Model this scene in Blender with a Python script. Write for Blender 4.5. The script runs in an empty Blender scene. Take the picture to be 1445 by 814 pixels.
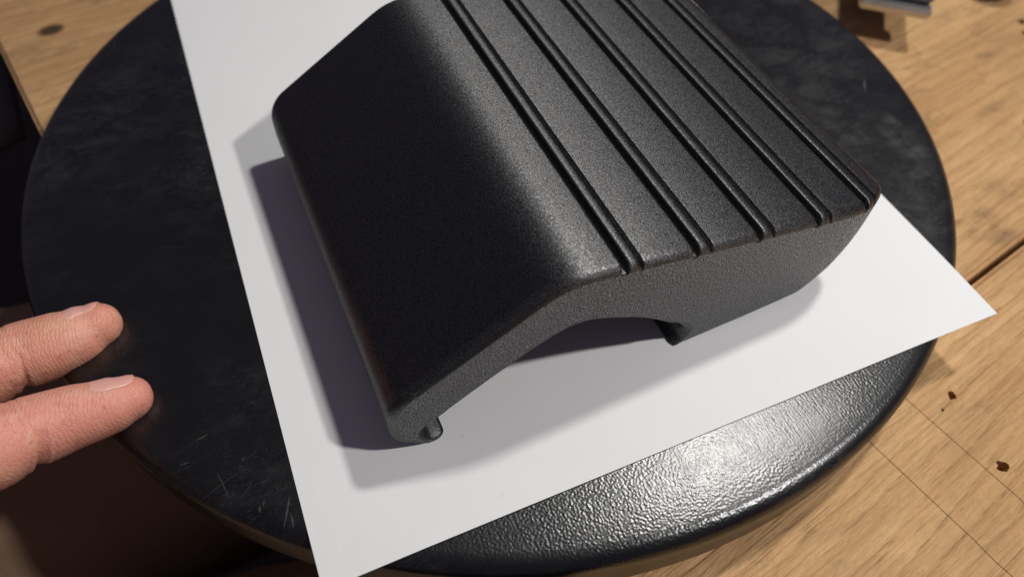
import bpy, bmesh, math, random
from mathutils import Vector, Matrix, noise
random.seed(7)
S = bpy.context.scene
COL = S.collection
mm = 0.001

# ------------------------------------------------------------------ camera
CAM_LOC = Vector((-0.016973, -0.082321, 0.183350))
CAM_ROT = Matrix(((0.91097, 0.315926, -0.265188), (-0.411506, 0.740109, -0.531884), (0.028232, 0.593657, 0.804223)))
cd = bpy.data.cameras.new('camera'); cam = bpy.data.objects.new('camera', cd); COL.objects.link(cam)
cam.matrix_world = Matrix.Translation(CAM_LOC) @ CAM_ROT.to_4x4()
cd.sensor_width = 36; cd.lens = 25.323; cd.clip_start = 0.005; cd.clip_end = 50
cd.dof.use_dof = True; cd.dof.focus_distance = 0.195; cd.dof.aperture_fstop = 9.0
S.camera = cam
S.view_settings.view_transform = 'Standard'; S.view_settings.look = 'None'
S.view_settings.exposure = 0; S.view_settings.gamma = 1

# ------------------------------------------------------------------ light: dim room + two small lamps up on the right
w = bpy.data.worlds.new('World'); S.world = w; w.use_nodes = True
bg = w.node_tree.nodes['Background']; bg.inputs[0].default_value = (0.80, 0.70, 1.0, 1); bg.inputs[1].default_value = 0.086
def lamp(name, loc, aim, power, size, colour):
    l = bpy.data.lights.new(name, 'AREA'); l.shape = 'DISK'; l.size = size; l.energy = power; l.color = colour
    o = bpy.data.objects.new(name, l); COL.objects.link(o); o.location = loc
    o.rotation_euler = (Vector(aim) - Vector(loc)).to_track_quat('-Z', 'Y').to_euler()
lamp('ceiling_lamp', (0.405, 0.148, 0.700), (0.10, 0.03, 0), 3.05, 0.060, (1.0, 0.985, 0.94))
lamp('desk_lamp', (0.470, -0.280, 0.700), (0.10, 0.03, 0), 3.85, 0.045, (1.0, 0.975, 0.955))

# ------------------------------------------------------------------ helpers
def tag(o, label=None, cat=None, group=None, kind=None):
    for k, v in (('label', label), ('category', cat), ('group', group), ('kind', kind)):
        if v: o[k] = v
    return o
def link(name, me, mat=None, parent=None, smooth=True):
    o = bpy.data.objects.new(name, me); COL.objects.link(o)
    if mat is not None:
        for m in (mat if isinstance(mat, (list, tuple)) else [mat]): me.materials.append(m)
    if parent is not None: o.parent = parent
    if smooth: me.shade_smooth()
    return o
def pymesh(name, v, f):
    me = bpy.data.meshes.new(name); me.from_pydata([tuple(p) for p in v], [], f); me.update(); return me
def empty(name, loc=(0, 0, 0)):
    o = bpy.data.objects.new(name, None); COL.objects.link(o); o.location = loc; o.empty_display_size = 0.01; return o
def px(x, y, d):
    """a point seen at photo pixel (x, y), d metres deep along the view axis"""
    f = 1016.45
    return CAM_LOC + CAM_ROT @ Vector(((x - 722.5) / f * d, -(y - 407) / f * d, -d))

class N:
    def __init__(s, name):
        s.m = bpy.data.materials.new(name); s.m.use_nodes = True; s.t = s.m.node_tree
        s.b = s.t.nodes['Principled BSDF']; s.c = None
    def n(s, ty, ins=None, **at):
        d = s.t.nodes.new(ty)
        for k, v in at.items(): setattr(d, k, v)
        for k, v in (ins or {}).items(): s.put(d.inputs[k], v)
        return d
    def put(s, sock, v):
        if isinstance(v, bpy.types.NodeSocket): s.t.links.new(v, sock)
        else: sock.default_value = v
    def coord(s, scale=(1, 1, 1), rot=(0, 0, 0), loc=(0, 0, 0)):
        tc = s.n('ShaderNodeTexCoord'); mp = s.n('ShaderNodeMapping', {'Vector': tc.outputs['Object'], 'Scale': scale, 'Rotation': rot, 'Location': loc})
        return mp.outputs[0]
    def noise(s, vec, scale, detail=2, rough=0.5, dist=0.0):
        return s.n('ShaderNodeTexNoise', {'Vector': vec, 'Scale': scale, 'Detail': detail, 'Roughness': rough, 'Distortion': dist}).outputs[0]
    def ramp(s, fac, stops):
        r = s.n('ShaderNodeValToRGB', {'Fac': fac}); el = r.color_ramp.elements
        while len(el) < len(stops): el.new(0.5)
        for e, (p, c) in zip(el, stops):
            e.position = p; e.color = (c, c, c, 1) if isinstance(c, (int, float)) else (*c, 1)
        return r.outputs[0]
    def mix(s, fac, a, b, mode='MIX'):
        d = s.n('ShaderNodeMix', data_type='RGBA', blend_type=mode)
        for i, v in ((0, fac), (6, a), (7, b)):
            if isinstance(v, tuple) and len(v) == 3: v = (*v, 1)
            s.put(d.inputs[i], v)
        return d.outputs[2]
    def math(s, op, a, b=0.0, c=0.0):
        d = s.n('ShaderNodeMath', operation=op)
        s.put(d.inputs[0], a); s.put(d.inputs[1], b); s.put(d.inputs[2], c); return d.outputs[0]
    def bump(s, h, dist, strength=1.0, prev=None):
        ins = {'Height': h, 'Distance': dist, 'Strength': strength}
        if prev is not None: ins['Normal'] = prev
        return s.n('ShaderNodeBump', ins).outputs[0]
    def set(s, **kw):
        for k, v in kw.items():
            if isinstance(v, tuple) and len(v) == 3 and s.b.inputs[k].type == 'RGBA': v = (*v, 1)
            s.put(s.b.inputs[k], v)
        return s.m

# ------------------------------------------------------------------ materials
def mat_plastic(name, grain, rough, amount, aniso, ior, end, gs):
    k = N(name); v = k.coord()
    g1 = k.noise(v, gs * 0.45, 3, 0.65); g2 = k.noise(v, gs * 0.9, 2, 0.6)
    h = k.math('ADD', g1, k.math('MULTIPLY', g2, 0.6))
    b = k.bump(h, grain, 1.0)
    # print layer lines, only close to the rounded end edges
    sx = k.n('ShaderNodeSeparateXYZ', {'Vector': v})
    saw = k.math('FRACT', k.math('MULTIPLY', sx.outputs[1], 1 / 0.00042))
    m = k.n('ShaderNodeMapRange', {'Value': sx.outputs[1], 1: 0.0012, 2: 0.0036, 3: 1.0, 4: 0.0}).outputs[0]
    m2 = k.n('ShaderNodeMapRange', {'Value': sx.outputs[1], 1: 0.0001, 2: 0.0003, 3: 0.0, 4: 1.0}).outputs[0]
    b = k.bump(k.math('MULTIPLY', saw, k.math('MULTIPLY', m, m2)), 0.00009, 1.0, b)
    # every grain of the print glints on its own: gloss differs from grain to grain
    gn = k.noise(v, gs, 1, 0.6)
    if end: sp = k.ramp(gn, [(0.36, 0.0), (0.50, 0.40), (0.62, 1.0)])
    else:
        sp = k.ramp(k.noise(v, gs * 1.05, 1, 0.6), [(0.36, 0.22), (0.50, 0.45), (0.62, 0.82)])
        rough = k.n('ShaderNodeMapRange', {'Value': gn, 1: 0.34, 2: 0.64, 3: rough - 0.19, 4: rough + 0.17}).outputs[0]
    c = k.mix(k.ramp(g2, [(0.45, 0.0), (0.8, amount)]), (0.0020, 0.0019, 0.0023), (0.009, 0.009, 0.010))
    tg = k.n('ShaderNodeCombineXYZ', {'X': 0.0, 'Y': 1.0, 'Z': 0.0}).outputs[0]          # layers lie across the length
    return k.set(**{'Base Color': c, 'Roughness': rough, 'Normal': b, 'IOR': ior, 'Specular IOR Level': sp, 'Anisotropic': aniso, 'Tangent': tg})
M_PLASTIC = mat_plastic('black_printed_plastic', 0.00005, 0.49, 0.06, 0.77, 1.90, False, 3000)
M_PLASTIC_END = mat_plastic('black_printed_plastic_end', 0.00095, 0.36, 0.8, 0.0, 2.5, True, 2600)

def mat_paper():
    k = N('white_paper'); v = k.coord()
    c = k.mix(k.noise(v, 30, 4, 0.6), (0.78, 0.785, 0.775), (0.82, 0.825, 0.82))
    spot = k.ramp(k.noise(v, 260, 2, 0.5), [(0.74, 0.0), (0.79, 0.22)])
    c = k.mix(spot, c, (0.5, 0.5, 0.5))
    b = k.bump(k.noise(v, 900, 3, 0.6), 0.00004)
    b = k.bump(k.noise(v, 16, 2, 0.5), 0.0012, 0.5, b)
    return k.set(**{'Base Color': c, 'Roughness': 0.85, 'Normal': b, 'Specular IOR Level': 0.25})
M_PAPER = mat_paper()

DCX, DCY = 0.07248, 0.11653
def mat_disc():
    k = N('worn_black_lacquer'); v = k.coord(); vs = k.coord(scale=(1700, 95, 1), rot=(0, 0, math.radians(4)))
    pn = k.noise(v, 1350, 0, 0.5)
    peel = k.math('ADD', k.math('MULTIPLY', pn, 1.0), k.math('MULTIPLY', k.noise(v, 330, 1), 0.3))
    sand = k.noise(vs, 1.0, 3, 0.7)
    worn = k.ramp(k.noise(v, 14, 3, 0.55), [(0.38, 0.0), (0.62, 1.0)])      # where the coat is sanded flat
    b = k.bump(peel, 0.00012, k.math('MULTIPLY_ADD', worn, -0.65, 0.8))
    b = k.bump(sand, 0.00009, k.math('MULTIPLY_ADD', worn, 0.5, 0.25), b)
    film = k.noise(k.coord(scale=(1, 1.8, 1), rot=(0, 0, 0.5)), 60, 8, 0.72, 0.6)
    patch = k.noise(v, 11, 3, 0.6)
    dust = k.math('MULTIPLY', k.ramp(film, [(0.44, 0.0), (0.68, 1.0)]), k.ramp(patch, [(0.4, 0.1), (0.7, 1.0)]))
    speck = k.ramp(k.noise(v, 420, 2, 0.5), [(0.76, 0.0), (0.80, 1.0)])
    fac = k.math('MULTIPLY_ADD', speck, 0.35, k.math('MULTIPLY', dust, 0.26))
    pp = k.n('ShaderNodeSeparateXYZ', {'Vector': v})                                  # the rubbed grey patch near the far rim
    patchy = None
    for cx_, cy_, rx_, ry_ in ((.2085 - DCX, .0445 - DCY, .0065, .0085), (.2130 - DCX, .0550 - DCY, .0035, .0075), (.2105 - DCX, .0375 - DCY, .006, .0045)):
        ex = k.math('DIVIDE', k.math('SUBTRACT', pp.outputs[0], cx_), rx_); ey = k.math('DIVIDE', k.math('SUBTRACT', pp.outputs[1], cy_), ry_)
        d = k.n('ShaderNodeMapRange', {'Value': k.math('ADD', k.math('MULTIPLY', ex, ex), k.math('MULTIPLY', ey, ey)), 1: 0.0, 2: 1.2, 3: 1.0, 4: 0.0}).outputs[0]
        patchy = d if patchy is None else k.math('MAXIMUM', patchy, d)
    fac = k.math('ADD', fac, k.math('MULTIPLY', patchy, k.ramp(k.noise(v, 170, 6, 0.7), [(0.40, 0.0), (0.68, 0.75)])))
    fine = k.math('MULTIPLY', k.ramp(k.noise(k.coord(scale=(1, 3.5, 1), rot=(0, 0, -0.5)), 330, 3, 0.7), [(0.56, 0.0), (0.70, 0.45)]), k.ramp(patch, [(0.42, 0.0), (0.62, 1.0)]))
    fac = k.math('ADD', fac, fine)
    c = k.mix(fac, (0.0030, 0.0030, 0.0031), (0.075, 0.074, 0.072))
    r = k.math('MULTIPLY_ADD', dust, 0.10, k.math('MULTIPLY_ADD', worn, 0.02, 0.275))
    return k.set(**{'Base Color': c, 'Roughness': r, 'Normal': b, 'IOR': 1.68})
M_DISC = mat_disc()

def mat_simple(name, col, rough=0.6, metal=0.0, grain=0.0, gs=800, var=0.25):
    k = N(name); v = k.coord()
    lo = tuple(c * (1 - var) for c in col); hi = tuple(min(1, c * (1 + var)) for c in col)
    c = k.mix(k.noise(v, gs * 0.15, 4, 0.6), lo, hi)
    kw = {'Base Color': c, 'Roughness': rough, 'Metallic': metal}
    if grain: kw['Normal'] = k.bump(k.noise(v, gs, 3, 0.6), grain)
    return k.set(**kw)
M_BASE = mat_simple('dark_base', (0.012, 0.011, 0.011), 0.5)
M_STEEL = mat_simple('grey_steel', (0.58, 0.59, 0.59), 0.34, 1.0, 0.00008, 900)
M_STEEL_DARK = mat_simple('dark_knurled_steel', (0.16, 0.165, 0.17), 0.45, 0.8, 0.0004, 700)
M_BLACK = mat_simple('black_rubber', (0.012, 0.011, 0.010), 0.5)
M_SCUFF = mat_simple('pale_scuff', (0.036, 0.036, 0.035), 0.7, 0, 0, 3000, 0.7)
M_DUST = mat_simple('pale_dust', (0.5, 0.5, 0.5), 0.8)
M_GREYCLOTH = mat_simple('grey_cloth', (0.10, 0.105, 0.10), 0.9, 0, 0.0006, 500)
M_FLOOR = mat_simple('dark_floor', (0.03, 0.024, 0.02), 0.8)

def mat_wood():
    k = N('pine_plank')
    tc = k.n('ShaderNodeTexCoord'); info = k.n('ShaderNodeObjectInfo')
    off = k.n('ShaderNodeVectorMath', {0: tc.outputs['Object'], 1: info.outputs['Location']}, operation='ADD').outputs[0]
    def m(scale): return k.n('ShaderNodeMapping', {'Vector': off, 'Scale': scale}).outputs[0]
    warp = k.noise(m((3, 9, 9)), 1.0, 2, 0.5)
    sx = k.n('ShaderNodeSeparateXYZ', {'Vector': off})
    yy = k.math('ADD', k.math('MULTIPLY', sx.outputs[1], 1.0), k.math('MULTIPLY_ADD', warp, 0.06, k.math('MULTIPLY', k.noise(m((18, 60, 60)), 1.0, 3, 0.6), 0.011)))
    ring = k.math('FRACT', k.math('MULTIPLY', yy, 150.0))
    ringc = k.ramp(ring, [(0.0, 0.0), (0.72, 0.55), (0.9, 1.0), (1.0, 0.05)])
    fibre = k.noise(m((14, 700, 700)), 1.0, 4, 0.65)
    blot = k.noise(m((7, 26, 26)), 1.0, 5, 0.65)
    fine = k.noise(m((260, 700, 700)), 1.0, 3, 0.6)
    c = k.mix(k.math('MULTIPLY', ringc, 0.29), (0.72, 0.45, 0.212), (0.44, 0.195, 0.062))
    c = k.mix(k.ramp(blot, [(0.38, 0.0), (0.72, 0.75)]), c, (0.40, 0.205, 0.080))
    c = k.mix(k.ramp(fibre, [(0.44, 0.0), (0.75, 0.48)]), c, (0.27, 0.135, 0.055))
    c = k.mix(k.ramp(fine, [(0.62, 0.0), (0.8, 0.35)]), c, (0.72, 0.52, 0.31))
    dirt = k.ramp(k.noise(m((40, 60, 60)), 1.0, 5, 0.7), [(0.56, 0.0), (0.72, 0.6)])
    c = k.mix(dirt, c, (0.16, 0.09, 0.045))
    stain = k.ramp(k.noise(m((16, 30, 30)), 1.0, 6, 0.7, 0.4), [(0.50, 0.0), (0.66, 0.42)])
    c = k.mix(stain, c, (0.33, 0.19, 0.095))
    pores = k.ramp(k.noise(m((90, 1500, 1500)), 1.0, 2, 0.6), [(0.63, 0.0), (0.72, 0.32)])
    c = k.mix(pores, c, (0.20, 0.10, 0.045))
    for kx, ky, kr in KNOTS:
        dx = k.math('MULTIPLY', k.math('SUBTRACT', sx.outputs[0], kx), 0.75); dy = k.math('SUBTRACT', sx.outputs[1], ky)
        d = k.math('ADD', k.math('SQRT', k.math('ADD', k.math('MULTIPLY', dx, dx), k.math('MULTIPLY', dy, dy))), k.math('MULTIPLY', k.math('SUBTRACT', blot, 0.5), kr))
        c = k.mix(k.n('ShaderNodeMapRange', {'Value': d, 1: kr * 0.6, 2: kr, 3: 0.92, 4: 0.0}).outputs[0], c, (0.05, 0.025, 0.012))
    # two fine lines scored across the grain
    for x0 in LINES:
        wob = k.math('MULTIPLY_ADD', k.noise(m((1, 60, 1)), 1.0, 2), 0.0014, -0.0007 - x0)
        d = k.math('ABSOLUTE', k.math('ADD', sx.outputs[0], wob))
        c = k.mix(k.n('ShaderNodeMapRange', {'Value': d, 1: 0.00010, 2: 0.00028, 3: 0.8, 4: 0.0}).outputs[0], c, (0.07, 0.035, 0.015))
    h = k.math('ADD', k.math('MULTIPLY', ringc, -0.5), k.math('ADD', fibre, k.math('MULTIPLY', fine, 0.5)))
    b = k.bump(h, 0.0012)
    return k.set(**{'Base Color': c, 'Roughness': 0.62, 'Normal': b, 'Specular IOR Level': 0.3})

def mat_skin():
    k = N('skin'); v = k.coord()
    blot = k.noise(v, 90, 4, 0.6); big = k.noise(v, 38, 2, 0.5)
    c = k.mix(k.ramp(blot, [(0.35, 0.0), (0.7, 1.0)]), (0.76, 0.345, 0.225), (0.84, 0.43, 0.30))
    c = k.mix(k.ramp(big, [(0.44, 0.0), (0.66, 0.6)]), c, (0.78, 0.27, 0.215))
    c = k.mix(k.ramp(k.noise(v, 260, 4, 0.65), [(0.50, 0.0), (0.72, 0.45)]), c, (0.62, 0.20, 0.14))
    c = k.mix(k.ramp(k.noise(v, 170, 3, 0.6), [(0.54, 0.0), (0.74, 0.4)]), c, (0.86, 0.55, 0.40))
    dirt = k.ramp(k.noise(v, 520, 3, 0.6), [(0.66, 0.0), (0.75, 0.55)])
    c = k.mix(dirt, c, (0.22, 0.10, 0.06))
    vor = k.n('ShaderNodeTexVoronoi', {'Vector': k.coord(scale=(1, 1.5, 1.2)), 'Scale': 1500}, feature='DISTANCE_TO_EDGE').outputs[0]
    wr = k.n('ShaderNodeTexWave', {'Vector': k.coord(rot=(0, 0, 0.15)), 'Scale': 330, 'Distortion': 7, 'Detail': 3, 'Detail Scale': 2.2}).outputs[1]
    b = k.bump(k.math('MINIMUM', vor, 0.25), 0.00020, 0.9)
    b = k.bump(wr, 0.00012, 0.6, b)
    return k.set(**{'Base Color': c, 'Roughness': 0.44, 'Normal': b, 'Subsurface Weight': 0.22, 'Subsurface Radius': (1.0, 0.4, 0.2), 'Subsurface Scale': 0.0025})

# ------------------------------------------------------------------ the bench (planks run 11 degrees off the x axis)
BZ = -0.023; BA = math.radians(11.0); ca, sa = math.cos(BA), math.sin(BA)
def bl(x, y):          # scene -> bench coordinates (metres)
    return (x * ca + y * sa, -x * sa + y * ca)
LINES = [sum(bl(a, b)[0] for a, b in pr) / 2 for pr in (((.1286, -.0459), (.1403, -.0932)), ((.1519, -.0395), (.1584, -.0786)))]
KNOTS = [(*bl(-.0862, .2765), .0052), (*bl(.338, .064), .003), (*bl(.300, .048), .0022)]
M_WOOD = mat_wood()
bench = empty('workbench', (0, 0, BZ)); bench.rotation_euler = (0, 0, BA)
tag(bench, 'pine plank workbench under the black disc, with nail holes and scored lines', 'workbench')
x_end = bl(-.0545, -.0069)[0]; v_gap = bl(.2, -.0104)[1]
HOLES = [(*bl(.1620, -.0671), .0017), (*bl(.1656, -.0421), .00135), (*bl(.1590, -.0448), .0005), (*bl(.3595, .1065), .002), (*bl(.3535, .0985), .002)]
def plank(y0, y1, seed, zoff=0.0, short=0.0):
    rnd = random.Random(seed); L = 1.1; T = 0.038; g = 0.0012
    bm = bmesh.new(); bmesh.ops.create_cube(bm, size=1)
    for v_ in bm.verts:
        v_.co = Vector(((v_.co.x + .5) * L + x_end + short + rnd.uniform(-.0005, .0005), y0 + g + (v_.co.y + .5) * (y1 - y0 - 2 * g), (v_.co.z - .5) * T + zoff))
    bmesh.ops.bevel(bm, geom=list(bm.edges), offset=0.0016, segments=3, affect='EDGES')
    me = bpy.data.meshes.new('plank'); bm.to_mesh(me); bm.free()
    o = link('plank', me, M_WOOD, bench, smooth=False)
    cuts = [h for h in HOLES if y0 < h[1] < y1]
    if cuts:
        bm = bmesh.new()
        for hx, hy, hr in cuts:
            n = 14; ring = [hr * rnd.uniform(0.75, 1.3) for _ in range(n)]
            top = [bm.verts.new((hx + ring[i] * 1.25 * math.cos(i / n * 6.2832), hy + ring[i] * math.sin(i / n * 6.2832), 0.002 + zoff)) for i in range(n)]
            bot = [bm.verts.new((hx + ring[i] * .8 * math.cos(i / n * 6.2832), hy + ring[i] * .7 * math.sin(i / n * 6.2832), -0.012 + zoff)) for i in range(n)]
            bm.faces.new(top); bm.faces.new(bot[::-1])
            for i in range(n): bm.faces.new((top[i], bot[i], bot[(i + 1) % n], top[(i + 1) % n]))
        bmesh.ops.recalc_face_normals(bm, faces=bm.faces)
        cm = bpy.data.meshes.new('cut'); bm.to_mesh(cm); bm.free()
        co = bpy.data.objects.new('cut', cm); COL.objects.link(co); co.parent = bench
        md = o.modifiers.new('b', 'BOOLEAN'); md.object = co; md.operation = 'DIFFERENCE'; md.solver = 'EXACT'
        bpy.context.view_layer.update()
        nm = bpy.data.meshes.new_from_object(o.evaluated_get(bpy.context.evaluated_depsgraph_get()))
        o.modifiers.clear(); o.data = nm; bpy.data.objects.remove(co)
    return o
PW = 0.190
for i in range(-2, 4): plank(v_gap + i * PW, v_gap + (i + 1) * PW, 11 + i, (-.0006, 0, .0004, 0)[i % 4], 0.066 if i <= 0 else 0.0)

fl = link('floor', pymesh('floor', [(-3, -3, -.75), (3, -3, -.75), (3, 3, -.75), (-3, 3, -.75)], [(0, 1, 2, 3)]), M_FLOOR, smooth=False); tag(fl, kind='structure')

# ------------------------------------------------------------------ the disc
DC = Vector((0.07248, 0.11653, 0)); DR = 0.1696
def lathe(name, prof, seg=96):
    v = []; f = []
    for r, z in prof:
        for i in range(seg):
            a = 2 * math.pi * i / seg; v.append((r * math.cos(a), r * math.sin(a), z))
    for j in range(len(prof) - 1):
        for i in range(seg):
            k2 = (i + 1) % seg; f.append((j * seg + i, (j + 1) * seg + i, (j + 1) * seg + k2, j * seg + k2))
    f.append(tuple(range(seg))[::-1]); f.append(tuple((len(prof) - 1) * seg + i for i in range(seg)))
    me = pymesh(name, v, f); bm = bmesh.new(); bm.from_mesh(me); bmesh.ops.recalc_face_normals(bm, faces=bm.faces); bm.to_mesh(me); bm.free(); return me
disc = empty('round_disc', (DC.x, DC.y, BZ)); tag(disc, 'round black lacquered disc with worn scratched top under the paper', 'disc')
pf = [(DR * k / 6, 0) for k in range(1, 6)] + [(DR - .012, 0)]
for k in range(0, 9):
    a = math.pi / 2 * k / 8; pf.append((DR - .0055 + .0055 * math.sin(a), -.0046 * (1 - math.cos(a))))
for k in range(0, 7):
    a = math.pi / 2 * k / 6; pf.append((DR - .004 + .004 * math.cos(a), -.0165 - .004 * math.sin(a)))
pf += [(DR - .02, -.0205), (.04, -.0205)]
o = link('disc_top', lathe('disc_top', pf, 192), M_DISC, disc); o.location = (0, 0, -BZ)
o = link('base_ring', lathe('base_ring', [(.04, .0024), (.148, .0024), (.15, .0018), (.15, .0006), (.04, .0006)]), M_BASE, disc)

# scratches and scuffs worn into the lacquer: thin flakes lying on it
def scratch(x, y, ang, L, wd, seed):
    rnd = random.Random(seed); n = 9; v = []; f = []
    bend = rnd.uniform(-.12, .12)
    for i in range(n):
        t = i / (n - 1) - .5; ww = wd * (1 - abs(2 * t) ** 2) * rnd.uniform(.35, 1) + .00002
        a = ang + bend * t * 2; c = Vector((x + L * t * math.cos(a), y + L * t * math.sin(a), .00003)); nn = Vector((-math.sin(a), math.cos(a), 0)) * ww / 2
        v += [c - nn, c + nn]
    for i in range(n - 1): f.append((2 * i, 2 * i + 2, 2 * i + 3, 2 * i + 1))
    v = [(p.x - DC.x, p.y - DC.y, p.z - BZ) for p in v]
    link('scratch', pymesh('scratch', v, f), M_SCUFF, disc)
for a in [(-.0528, .0107, .35, .011, .00022), (-.0518, .0102, 1.75, .010, .00022), (-.0385, -.0030, 1.15, .009, .0007), (-.0378, -.0058, 1.5, .004, .0008),
          (-.0447, .0005, 1.3, .002, .0007), (-.0434, .0016, 1.2, .002, .0005), (-.0458, .0075, .8, .007, .00014), (-.060, .0205, .1, .003, .0004), (-.0545, .0262, .15, .004, .0005),
          (.2186, .0765, .9, .010, .0010), (.220, .035, 1.4, .014, .0002)]:
    scratch(*a, seed=int(abs(a[0]) * 1e5))
for q in range(46):      # fine hairline wear all over
    rr = DR * .97 * math.sqrt(random.random()); aa = random.uniform(0, 6.28)
    scratch(DC.x + rr * math.cos(aa), DC.y + rr * math.sin(aa), random.uniform(0, 3.14), random.uniform(.002, .016), random.uniform(.00006, .00018), q + 900)

# ------------------------------------------------------------------ the sheet of paper
PA = math.radians(-1.27); PO = Vector((-.03536, -.02538, 0)); pw, pl = .216, .279
v = []; f = []; nx, ny = 37, 45; top0 = .00035
def pz(x, y):
    q = PO + Vector((x * math.cos(PA) - y * math.sin(PA), x * math.sin(PA) + y * math.cos(PA), 0))
    over = max(0, (q - DC).length - DR + .004)
    e = .00025 * (1 - min(1, y / .02)) * (.5 + .5 * math.sin(x * 41))
    return top0 - over * .035 + e
for s in (0, -.00011):
    for j in range(ny):
        for i in range(nx):
            x = pw * i / (nx - 1); y = pl * j / (ny - 1); v.append((x, y, pz(x, y) + s))
for j in range(ny - 1):
    for i in range(nx - 1):
        a = j * nx + i; f.append((a, a + 1, a + nx + 1, a + nx)); b = a + nx * ny; f.append((b, b + nx, b + nx + 1, b + 1))
bd = [i for i in range(nx)] + [j * nx + nx - 1 for j in range(1, ny)] + [(ny - 1) * nx + i for i in range(nx - 2, -1, -1)] + [j * nx for j in range(ny - 2, 0, -1)]
for a, b in zip(bd, bd[1:] + bd[:1]): f.append((a, a + nx * ny, b + nx * ny, b))
paper = link('paper_sheet', pymesh('paper_sheet', v, f), M_PAPER, smooth=False); paper.location = PO; paper.rotation_euler = (0, 0, PA)
tag(paper, 'plain white sheet of paper lying on the black disc', 'paper')

# ------------------------------------------------------------------ the black printed block
def rounded(poly):
    out = []
    n = len(poly)
    for i, (x, y, r) in enumerate(poly):
        p = Vector((x, y))
        if r <= 0: out.append(p); continue
        a = Vector(poly[i - 1][:2]) - p; b = Vector(poly[(i + 1) % n][:2]) - p
        a.normalize(); b.normalize(); ang = a.angle(b); t = r / math.tan(ang / 2)
        c = p + (a + b).normalized() * (r / math.sin(ang / 2))
        p0 = p + a * t; p1 = p + b * t; a0 = math.atan2(*(p0 - c).yx); a1 = math.atan2(*(p1 - c).yx)
        d = (a1 - a0 + math.pi) % (2 * math.pi) - math.pi; k = max(3, int(abs(d) / math.radians(6)))
        for q in range(k + 1): out.append(c + Vector((math.cos(a0 + d * q / k), math.sin(a0 + d * q / k))) * r)
    return out
def spline(pts, k=5):
    P = [Vector(p) for p in pts]; P = [P[0] * 2 - P[1]] + P + [P[-1] * 2 - P[-2]]; out = []
    for i in range(1, len(P) - 2):
        for q in range(k):
            t = q / k; out.append(.5 * (2 * P[i] + (P[i + 1] - P[i - 1]) * t + (2 * P[i - 1] - 5 * P[i] + 4 * P[i + 1] - P[i + 2]) * t * t + (3 * P[i] - P[i - 1] - 3 * P[i + 1] + P[i + 2]) * t ** 3))
    out.append(P[-2]); return out
B0 = (38.3, 53.0); T0 = (152.6, 34.1)
RIB_X = [53.2, 74.0, 94.5, 115.1, 134.4]
RIB = [(-.6, 0), (-.2, -.02), (.05, -.18), (.18, -1.9), (.5, -2.4), (1.6, -2.4), (2.0, -1.9), (2.15, -.25), (2.4, .05), (2.9, .12), (3.7, .13), (4.5, .08), (5.0, -.1), (5.4, -.6), (5.75, -1.3), (6.0, -1.35), (6.25, -.35), (6.45, -.04), (6.9, 0)]
arch = [(78.6, 0.7), (80.6, 2.6), (81.6, 5.4), (80.4, 8.8), (77.0, 12.4), (71.4, 17.4), (65.0, 22.6), (58.6, 26.6), (49.5, 31.3), (44, 32.8), (38.4, 32.2), (29.8, 28.1), (21, 22.9), (14, 18.4), (8.5, 14.8), (4.6, 12.4), (1.6, 10.6), (-.4, 8.0), (-.8, 5.4), (.2, 3.2), (2.0, 1.9), (4.0, 1.3), (5.3, 1.0)]
outer = rounded([(6.2, 0, .35), (-8.4, 0, 12), (-8.4, 24.4, 12.5), (*B0, 23), (*T0, 5), (133.5, 10.0, 3.5), (124.5, 1.8, 8), (104, 0, 25), (78.2, 0, .5), (83.6, 3, 0), (60, 40, 0), (7, 3, 0)][:9] + [(78.9, 2.0, 0), (6.0, 1.0, 0)])
outer = outer[:-2]
# cut the ribs into the straight top line
tdir = (Vector(T0) - Vector(B0)).normalized(); tn = Vector((-tdir.y, tdir.x))
prof = []; kind = []; relief = {}
for a, b in zip(outer, outer[1:]):
    prof.append(a); kind.append(-1)
    if abs((b - a).normalized().dot(tdir) - 1) < 1e-4 and (b - a).length > 40:
        for ri, rx in enumerate(RIB_X):
            o0 = Vector(B0) + tdir * ((rx - B0[0]) / tdir.x)
            for q, (s, h) in enumerate(RIB): prof.append(o0 + tdir * s + tn * h); kind.append(ri * 100 + q); relief[len(prof) - 1] = h
prof.append(outer[-1]); kind.append(-1)
for p_ in spline(arch): prof.append(p_); kind.append(-2)
# outer runs clockwise: foot, left round, slope, top, right side, right foot; then back along the arch
n = len(prof); nrm = []; ra = []; rn = []
for i in range(n):
    d = (prof[(i + 1) % n] - prof[i - 1]).normalized(); inn = Vector((d.y, -d.x))
    x, y = prof[i]; k = kind[i]
    top = y > Vector(B0).y + (x - B0[0]) * tdir.y / tdir.x - 3 and x > 42 and k != -2
    a = 2.3; b_ = 2.4
    if top: inn = -tn
    if k == -2:
        a, b_ = 1.2, 1.0
        if x < 7: a = .7; b_ = .9
        if x > 76: a = 2.6; b_ = 2.2; inn = Vector((1, .25)).normalized()
    if k == -1 and y < 7 and x < 7: a = .7 + 1.6 * min(1, max(0, (1 - x) / 6)); b_ = .9 + 1.5 * min(1, max(0, (1 - x) / 6))
    if k == -1 and y < .3 and 77 < x < 80: a = 2.2; b_ = 2.2; inn = Vector((1, .25)).normalized()
    if y < 3.5 and 1.2 < x < 8:           # the lip's near end is rounded off
        inn = Vector((-1, .03)); a = .3 + .6 * (x - 1.2); b_ = 1.0 + .3 * (x - 1.2)
    nrm.append(inn); ra.append(a); rn.append(b_)
LEN = 125.0
rings = []; R_ = 8
for s in range(R_ + 1):
    th = math.pi / 2 * s / R_
    rings.append([(prof[i] - tn * relief.get(i, 0) * .72 * (1 - math.sin(th)) ** .8 + nrm[i] * ra[i] * (1 - math.sin(th)), rn[i] * (1 - math.cos(th))) for i in range(n)])
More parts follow.
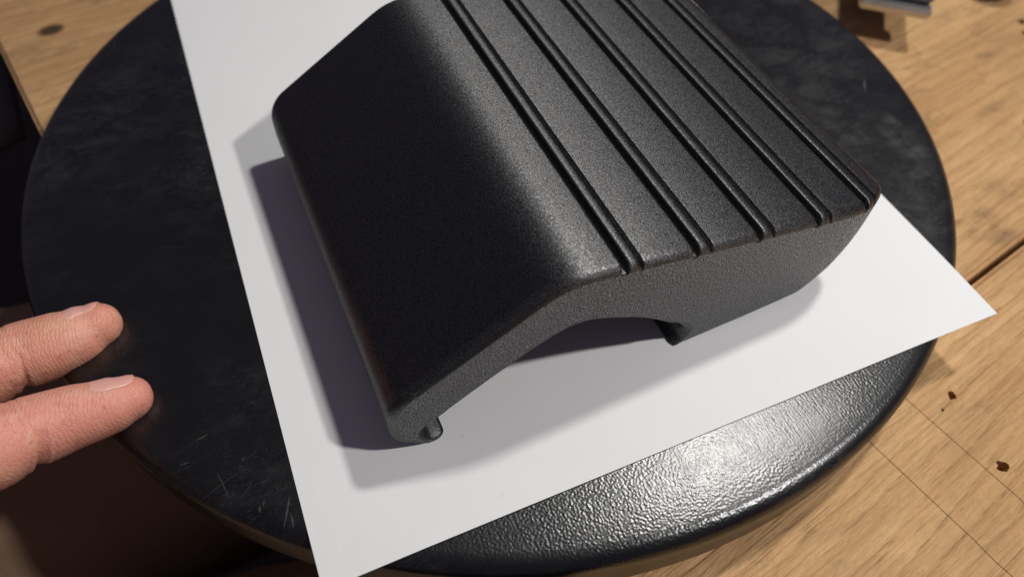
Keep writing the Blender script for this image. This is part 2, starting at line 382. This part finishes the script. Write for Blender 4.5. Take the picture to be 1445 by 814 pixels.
far = [[(p_, LEN - y_) for p_, y_ in r] for r in rings][::-1]
mid = [[(prof[i], t) for i in range(n)] for t in (25, 50, 75, 100)]
allr = rings + mid + far
V = [(p_.x * mm, y_ * mm, max(0, p_.y) * mm) for r in allr for p_, y_ in r]
def isrib(i): return kind[i] >= 0 and 5 <= kind[i] % 100 <= 14 and kind[(i + 1) % n] >= 0 and kind[(i + 1) % n] % 100 <= 15
body_f = []; rib_f = {k: [] for k in range(5)}; cap = []
for j in range(len(allr) - 1):
    for i in range(n):
        q = (j * n + i, j * n + (i + 1) % n, (j + 1) * n + (i + 1) % n, (j + 1) * n + i)
        (rib_f[kind[i] // 100] if isrib(i) else body_f).append(q)
cap = [tuple(range(n))[::-1], tuple((len(allr) - 1) * n + i for i in range(n))]
def sub(name, faces, parent, mats, capn=0):
    used = sorted({i for f_ in faces for i in f_}); mp = {a: b for b, a in enumerate(used)}
    me = pymesh(name, [V[i] for i in used], [tuple(mp[i] for i in f_) for f_ in faces])
    o = link(name, me, mats, parent)
    for k in range(capn): me.polygons[-1 - k].material_index = 1
    bm = bmesh.new(); bm.from_mesh(me)
    for q in range(13):      # the upright corner on the right is rounded: slice there, then bend both ends round it
        bmesh.ops.bisect_plane(bm, geom=list(bm.verts) + list(bm.edges) + list(bm.faces), plane_co=((126 + q * 2) * mm, 0, 0), plane_no=(1, 0, 0))
    for v_ in bm.verts:
        ex = (v_.co.x - .1255) / .0270
        if ex > 0:
            y_ = v_.co.y; n0 = .0135 * (1 - math.sqrt(max(0, 1 - min(1, ex) ** 2.3)))
            if y_ < .0625: v_.co.y += 1.4 * n0 * (1 - y_ / .0625)
            else: v_.co.y -= n0 * (1 - (.125 - y_) / .0625)
    if capn: bmesh.ops.recalc_face_normals(bm, faces=bm.faces)
    bm.to_mesh(me); bm.free(); me.shade_smooth()
    return o
block = empty('printed_block', (0, 0, top0 + .0001)); tag(block, 'black 3D-printed plastic block with ribbed sloping top and arched underside on white paper', 'block')
bo = sub('body', body_f + cap, block, [M_PLASTIC, M_PLASTIC_END], 2)
for k in range(5): sub('rib', rib_f[k], block, [M_PLASTIC])
for ob in [bo] + [c for c in block.children if c.name.startswith('rib')]:
    if ob is bo: ob.data.set_sharp_from_angle(angle=math.radians(35))
# lint and dust on the dark slope
v = []; f = []
sl0 = Vector((3, 30.4)); sl1 = Vector((38, 50.3))
for q in range(170):
    t = random.random(); yy = random.uniform(2, 122); c2 = sl0.lerp(sl1, t); r = random.choice((.06, .07, .09, .10, .13, .2))
    c = Vector((c2.x, yy, c2.y + .35)); a = random.uniform(0, 6.28); L = r * random.uniform(.8, 2.2); b0 = len(v)
    for dx, dy, dz in ((L, 0, 0), (-L, r * .4, 0), (0, r * .5, 0), (0, 0, r * .6)):
        ex = dx * math.cos(a) - dy * math.sin(a); ey = dx * math.sin(a) + dy * math.cos(a)
        v.append(((c.x + ex) * mm, (c.y + ey) * mm, (c.z + ex * .57 + dz) * mm))
    f += [(b0, b0 + 2, b0 + 3), (b0 + 1, b0, b0 + 3), (b0 + 2, b0 + 1, b0 + 3), (b0, b0 + 1, b0 + 2)]
o = link('lint', pymesh('lint', v, f), M_DUST, block, smooth=False); tag(o, kind='stuff')

# ------------------------------------------------------------------ the hand
M_SKIN = mat_skin()
M_NAIL = mat_simple('fingernail', (0.80, 0.42, 0.35), 0.45, 0, 0, 600, 0.08)
view = CAM_ROT.col[2].normalized() * -1        # camera's viewing direction
up = CAM_ROT.col[1].normalized()
def tube(bm, pts, rad, dors=None, seg=28, flat=1.0, shape=None):
    """closed tube along pts; returns the frames"""
    C = spline(pts, 8); Rr = []
    m_ = len(pts) - 1
    for i in range(len(C)):
        t = i / 8; a = min(int(t), m_ - 1); u = t - a
        Rr.append(rad[a] * (1 - u) + rad[a + 1] * u)
    fr = []; prev = None
    for i, c in enumerate(C):
        t = (C[min(i + 1, len(C) - 1)] - C[max(i - 1, 0)]).normalized()
        d0 = dors if dors is not None else up
        d = (d0 - t * d0.dot(t)).normalized(); l = t.cross(d)
        ring = []
        for k in range(seg):
            a = 2 * math.pi * k / seg; rr = Rr[i] * (shape(i / (len(C) - 1), math.cos(a)) if shape else 1)
            ring.append(bm.verts.new(c + d * math.cos(a) * rr + l * math.sin(a) * rr * flat))
        if prev:
            for k in range(seg): bm.faces.new((prev[k], prev[(k + 1) % seg], ring[(k + 1) % seg], ring[k]))
        else: bm.faces.new(ring[::-1])
        prev = ring; fr.append((c, t, d, l, Rr[i]))
    # rounded end
    c, t, d, l, r0 = fr[-1]
    for s in range(1, 6):
        th = math.pi / 2 * s / 6; ring = []
        for k in range(seg):
            a = 2 * math.pi * k / seg; rr = r0 * math.cos(th) * (shape(1, math.cos(a)) if shape else 1)
            ring.append(bm.verts.new(c + t * r0 * .95 * math.sin(th) + d * math.cos(a) * rr + l * math.sin(a) * rr * flat))
        for k in range(seg): bm.faces.new((prev[k], prev[(k + 1) % seg], ring[(k + 1) % seg], ring[k]))
        prev = ring
    bm.faces.new(prev)
    return fr
dors = (up * 1.0 - view * 0.04).normalized()
def fshape(t, ca_):   # flatter over the nail, fuller pad below
    if t > .72: 
        u = min(1, (t - .72) / .2); return 1 - .10 * u * max(0, ca_) ** 2 + .03 * u * max(0, -ca_)
    return 1
def rp(pix, d): return pix * d / 1016.45
def finger(bm, joints, dv=dors):
    pts = [px(x, y, d) for x, y, d, r in joints]; rad = [rp(r, d) for x, y, d, r in joints]
    return tube(bm, pts, rad, dv, shape=fshape)
bm = bmesh.new()
IDX = [(-700, 800, .190, 70), (-330, 722, .172, 66), (-150, 672, .172, 62), (-62, 648, .176, 60), (0, 627, .182, 58), (48, 608, .187, 52), (92, 590.5, .191, 45.5), (128, 580, .194, 43), (160, 569, .197, 40), (182, 560.5, .199, 33)]
MID = [(-700, 760, .205, 66), (-360, 625, .196, 60), (-170, 570, .196, 56), (-70, 540, .199, 53), (0, 514.5, .203, 50), (34, 501, .206, 48.5), (70, 488, .208, 45), (100, 477.5, .210, 43), (122, 466, .212, 40), (138, 457.5, .213, 33)]
fi = finger(bm, IDX); fm = finger(bm, MID)
RNG = [(-700, 760, .225, 62), (-390, 600, .225, 52), (-230, 600, .215, 48), (-150, 640, .205, 44), (-165, 690, .200, 40), (-205, 705, .198, 34)]
LIT = [(-720, 780, .245, 54), (-430, 640, .245, 42), (-310, 640, .230, 38), (-240, 680, .222, 34), (-270, 715, .218, 28)]
THU = [(-720, 860, .175, 76), (-520, 880, .160, 72), (-370, 850, .150, 66), (-270, 815, .147, 60), (-200, 800, .146, 50)]
for J in (RNG, LIT, THU): finger(bm, J)
tube(bm, [px(-1500, 1050, .26), px(-1000, 880, .225), px(-760, 800, .212), px(-560, 745, .205), px(-420, 690, .200)], [.033, .028, .026, .027, .018], dors, flat=1.15)
bmesh.ops.recalc_face_normals(bm, faces=bm.faces)
me = bpy.data.meshes.new('hand_raw'); bm.to_mesh(me); bm.free()
raw = bpy.data.objects.new('raw', me); COL.objects.link(raw)
md = raw.modifiers.new('r', 'REMESH'); md.mode = 'VOXEL'; md.voxel_size = .0006
md = raw.modifiers.new('s', 'SMOOTH'); md.iterations = 6; md.factor = .5
bpy.context.view_layer.update()
hm = bpy.data.meshes.new_from_object(raw.evaluated_get(bpy.context.evaluated_depsgraph_get())); bpy.data.objects.remove(raw)
hm.name = 'hand'
# creases and folds of the finger joints, carved along each finger's own length
def carve(fr, marks):
    cs = [q[0] for q in fr]; acc = [0]
    for a, b in zip(cs, cs[1:]): acc.append(acc[-1] + (b - a).length)
    tot = acc[-1]; out = []
    lo = [min(c[k] for c in cs) - .015 for k in range(3)]; hi = [max(c[k] for c in cs) + .015 for k in range(3)]
    for v_ in hm.vertices:
        p_ = v_.co
        if not all(lo[k] < p_[k] < hi[k] for k in range(3)): continue
        bi = min(range(len(cs)), key=lambda i: (cs[i] - p_).length_squared)
        c, t, d, l, r0 = fr[bi]; rel = p_ - c; s = tot - (acc[bi] + rel.dot(t))
        rad = rel - t * rel.dot(t)
        if rad.length > r0 * 1.25 or rad.length < 1e-5: continue
        cd_ = rad.normalized().dot(d); disp = 0
        for st, dep, wd, side, tilt in marks:
            u = (s + tilt * (1 - abs(cd_)) - st) / wd
            if abs(u) < 3: disp += dep * math.exp(-u * u) * max(0, min(1, .35 + side * cd_))
        if disp: out.append((v_.index, -rad.normalized() * disp))
    for i, dv in out: hm.vertices[i].co += dv
mk = [(.0255, .0015, .0014, -1, .003), (.0238, .0005, .0006, -1, .003), (.0282, .0004, .0007, -1, .003), (.0262, .0004, .0009, 1, 0), (.0242, .0003, .0006, 1, 0), (.0285, .0003, .0006, 1, 0), (.034, -.0006, .004, -1, 0), (.015, -.0005, .005, -1, 0), (.048, .0009, .0012, -1, .003), (.046, .0006, .0010, 1, 0), (.049, .0006, .0010, 1, 0)] + [(.0200 + .0013 * q + .0004 * math.sin(q * 2.3), .00016 + .00007 * (q % 3), .00042, -.35, .0035 + .0006 * math.sin(q)) for q in range(12)]
carve(fi, mk)
carve(fm, [(s - .002, a, b, c, t) for s, a, b, c, t in mk])
person = empty('person', CAM_LOC + Vector((-.25, .02, -.5)))
tag(person, 'person reaching two bare fingers over the disc, dark brown trousers below the bench edge', 'person')
bpy.context.view_layer.update()
def under(o, par):
    o.parent = par; o.matrix_parent_inverse = par.matrix_world.inverted(); return o
hand = under(link('hand', hm, M_SKIN), person)
def nail(fr, L, wd, back):
    """curved plate on the dorsal side of a fingertip"""
    c, t, d, l, r0 = fr[-1]
    base = c + t * (r0 * .62 - back); v = []; f = []; A_, B_ = 13, 12
    cs = fr
    for layer in (0, 1):
        for j in range(B_):
            u = j / (B_ - 1); s = -L * (1 - u)
            p0 = base + t * s
            bi = min(range(len(cs)), key=lambda i: (cs[i][0] - p0).length_squared); cc, tt, dd, ll, rr = cs[bi]
            ax = cc + tt * (p0 - cc).dot(tt)
            if (p0 - cs[-1][0]).dot(t) > 0: 
                ax = p0; dd, ll = d, l; q_ = (p0 - c).dot(t) / (r0 * .95); rr = r0 * math.sqrt(max(.05, 1 - q_ * q_)) 
            rr_n = rr * .90 + .0004 - (.0004 if layer else 0)
            half = wd * (1 - .28 * (2 * abs(u - .55)) ** 4) * (1 if u < .85 else 1 - .5 * ((u - .85) / .15) ** 2)
            for i in range(A_):
                a = (i / (A_ - 1) * 2 - 1) * half
                v.append(ax + dd * math.cos(a) * rr_n + ll * math.sin(a) * rr_n * 1.06)
    for layer in (0, 1):
        for j in range(B_ - 1):
            for i in range(A_ - 1):
                q = layer * A_ * B_ + j * A_ + i; fc = (q, q + 1, q + A_ + 1, q + A_); f.append(fc if layer else fc[::-1])
    n2 = A_ * B_
    bd = list(range(A_)) + [j * A_ + A_ - 1 for j in range(1, B_)] + [(B_ - 1) * A_ + i for i in range(A_ - 2, -1, -1)] + [j * A_ for j in range(B_ - 2, 0, -1)]
    for a, b in zip(bd, bd[1:] + bd[:1]): f.append((a, b, b + n2, a + n2))
    inv = hand.matrix_world.inverted()
    o = link('fingernail', pymesh('fingernail', v, f), M_NAIL); under(o, hand)
bpy.context.view_layer.update()
nail(fi, .0125, .85, .001); nail(fm, .0125, .85, .001)

# trousers: two thighs pointing under the bench
def mat_trousers():
    k = N('brown_trousers'); v = k.coord()
    wv = k.noise(k.coord(scale=(900, 900, 300)), 1.0, 2)
    c = k.mix(k.noise(v, 14, 4, 0.6), (0.26, 0.165, 0.10), (0.36, 0.235, 0.145))
    b = k.bump(wv, 0.0004)
    return k.set(**{'Base Color': c, 'Roughness': 0.9, 'Normal': b})
M_TROUS = mat_trousers()
def thigh(y0, y1, seed):
    v = []; f = []; A_, B_ = 48, 70
    for j in range(B_):
        u = j / (B_ - 1); x = -.62 + .72 * u; r = .092 - .022 * u; yc = y0 + (y1 - y0) * u; zc = -.165 + .01 * u
        for i in range(A_):
            a = 2 * math.pi * i / A_; q = Vector((x * 9 + math.cos(a) * 1.3, math.sin(a) * 1.6 + x * 3, seed))
            fold = noise.noise(q) * .006 + abs(noise.noise(Vector((x * 26 + 5 * math.cos(a), math.sin(a) * 2, seed + 5)))) * .007
            v.append((x, yc + math.cos(a) * (r + fold), zc + math.sin(a) * (r + fold)))
    for j in range(B_ - 1):
        for i in range(A_): k2 = (i + 1) % A_; f.append((j * A_ + i, j * A_ + k2, (j + 1) * A_ + k2, (j + 1) * A_ + i))
    f.append(tuple(range(A_))); f.append(tuple((B_ - 1) * A_ + i for i in range(A_))[::-1])
    me = pymesh('trouser_leg', v, f); bm = bmesh.new(); bm.from_mesh(me); bmesh.ops.recalc_face_normals(bm, faces=bm.faces); bm.to_mesh(me); bm.free()
    under(link('trouser_leg', me, M_TROUS), person)
thigh(-.055, -.035, 3); thigh(.15, .125, 8)

# ------------------------------------------------------------------ small things at the back of the bench
def box(bm, c, s, rz=0, bev=.001):
    r = bmesh.ops.create_cube(bm, size=1); M = Matrix.Translation(c) @ Matrix.Rotation(rz, 4, 'Z') @ Matrix.Diagonal((*s, 1))
    bmesh.ops.transform(bm, matrix=M, verts=r['verts'])
    es = list({e for v_ in r['verts'] for e in v_.link_edges})
    bmesh.ops.bevel(bm, geom=es, offset=bev, segments=2, affect='EDGES')
def boxobj(name, c, s, mat, parent, rz=0, bev=.001):
    bm = bmesh.new(); box(bm, Vector(c), s, rz, bev); me = bpy.data.meshes.new(name); bm.to_mesh(me); bm.free()
    return link(name, me, mat, parent, smooth=False)
bar = empty('steel_clamp', (.2766, .1195, BZ)); bar.rotation_euler = (0, 0, math.radians(-41))
tag(bar, 'grey steel clamp jaw with bright lower lip at back of the bench', 'clamp')
boxobj('jaw', (0, .038, .025), (.0315, .066, .010), M_STEEL_DARK, bar, bev=.0012)
boxobj('lip', (0, .0035, .0178), (.032, .009, .0042), M_STEEL, bar, bev=.001)
boxobj('stem', (0, .052, .0078), (.025, .030, .0152), M_BLACK, bar)

kn = empty('black_knob', (.363, .132, BZ)); tag(kn, 'dark round knob standing at the far back corner of the bench', 'knob')
o = link('knob_head', lathe('knob_head', [(.002, .016), (.008, .016), (.011, .0145), (.012, .011), (.0115, .008), (.008, .006), (.002, .006)], 32), M_BLACK, kn)
o = link('knob_foot', lathe('knob_foot', [(.002, .0058), (.0065, .0058), (.0075, .0), (.002, .0)], 32), M_BLACK, kn)

# a grey cloth by the far end of the bench's side
v = []; f = []; A_, B_ = 20, 20
for j in range(B_):
    for i in range(A_):
        x = -.36 + .235 * i / (A_ - 1); y = .285 + .20 * j / (B_ - 1)
        v.append((x, y, -.075 + .016 * noise.noise(Vector((x * 22, y * 16, 2))) - .5 * max(0, (-.2 - x)) ** 1.2))
nv = len(v); v += [(a, b, c - .008) for a, b, c in v]
for j in range(B_ - 1):
    for i in range(A_ - 1): q = j * A_ + i; f.append((q, q + 1, q + A_ + 1, q + A_)); f.append((q + nv, q + A_ + nv, q + A_ + 1 + nv, q + 1 + nv))
bd = list(range(A_)) + [j * A_ + A_ - 1 for j in range(1, B_)] + [(B_ - 1) * A_ + i for i in range(A_ - 2, -1, -1)] + [j * A_ for j in range(B_ - 2, 0, -1)]
for a, b in zip(bd, bd[1:] + bd[:1]): f.append((a, a + nv, b + nv, b))
tag(link('grey_cloth', pymesh('grey_cloth', v, f), M_GREYCLOTH), 'grey cloth beside the far left end of the bench', 'cloth')
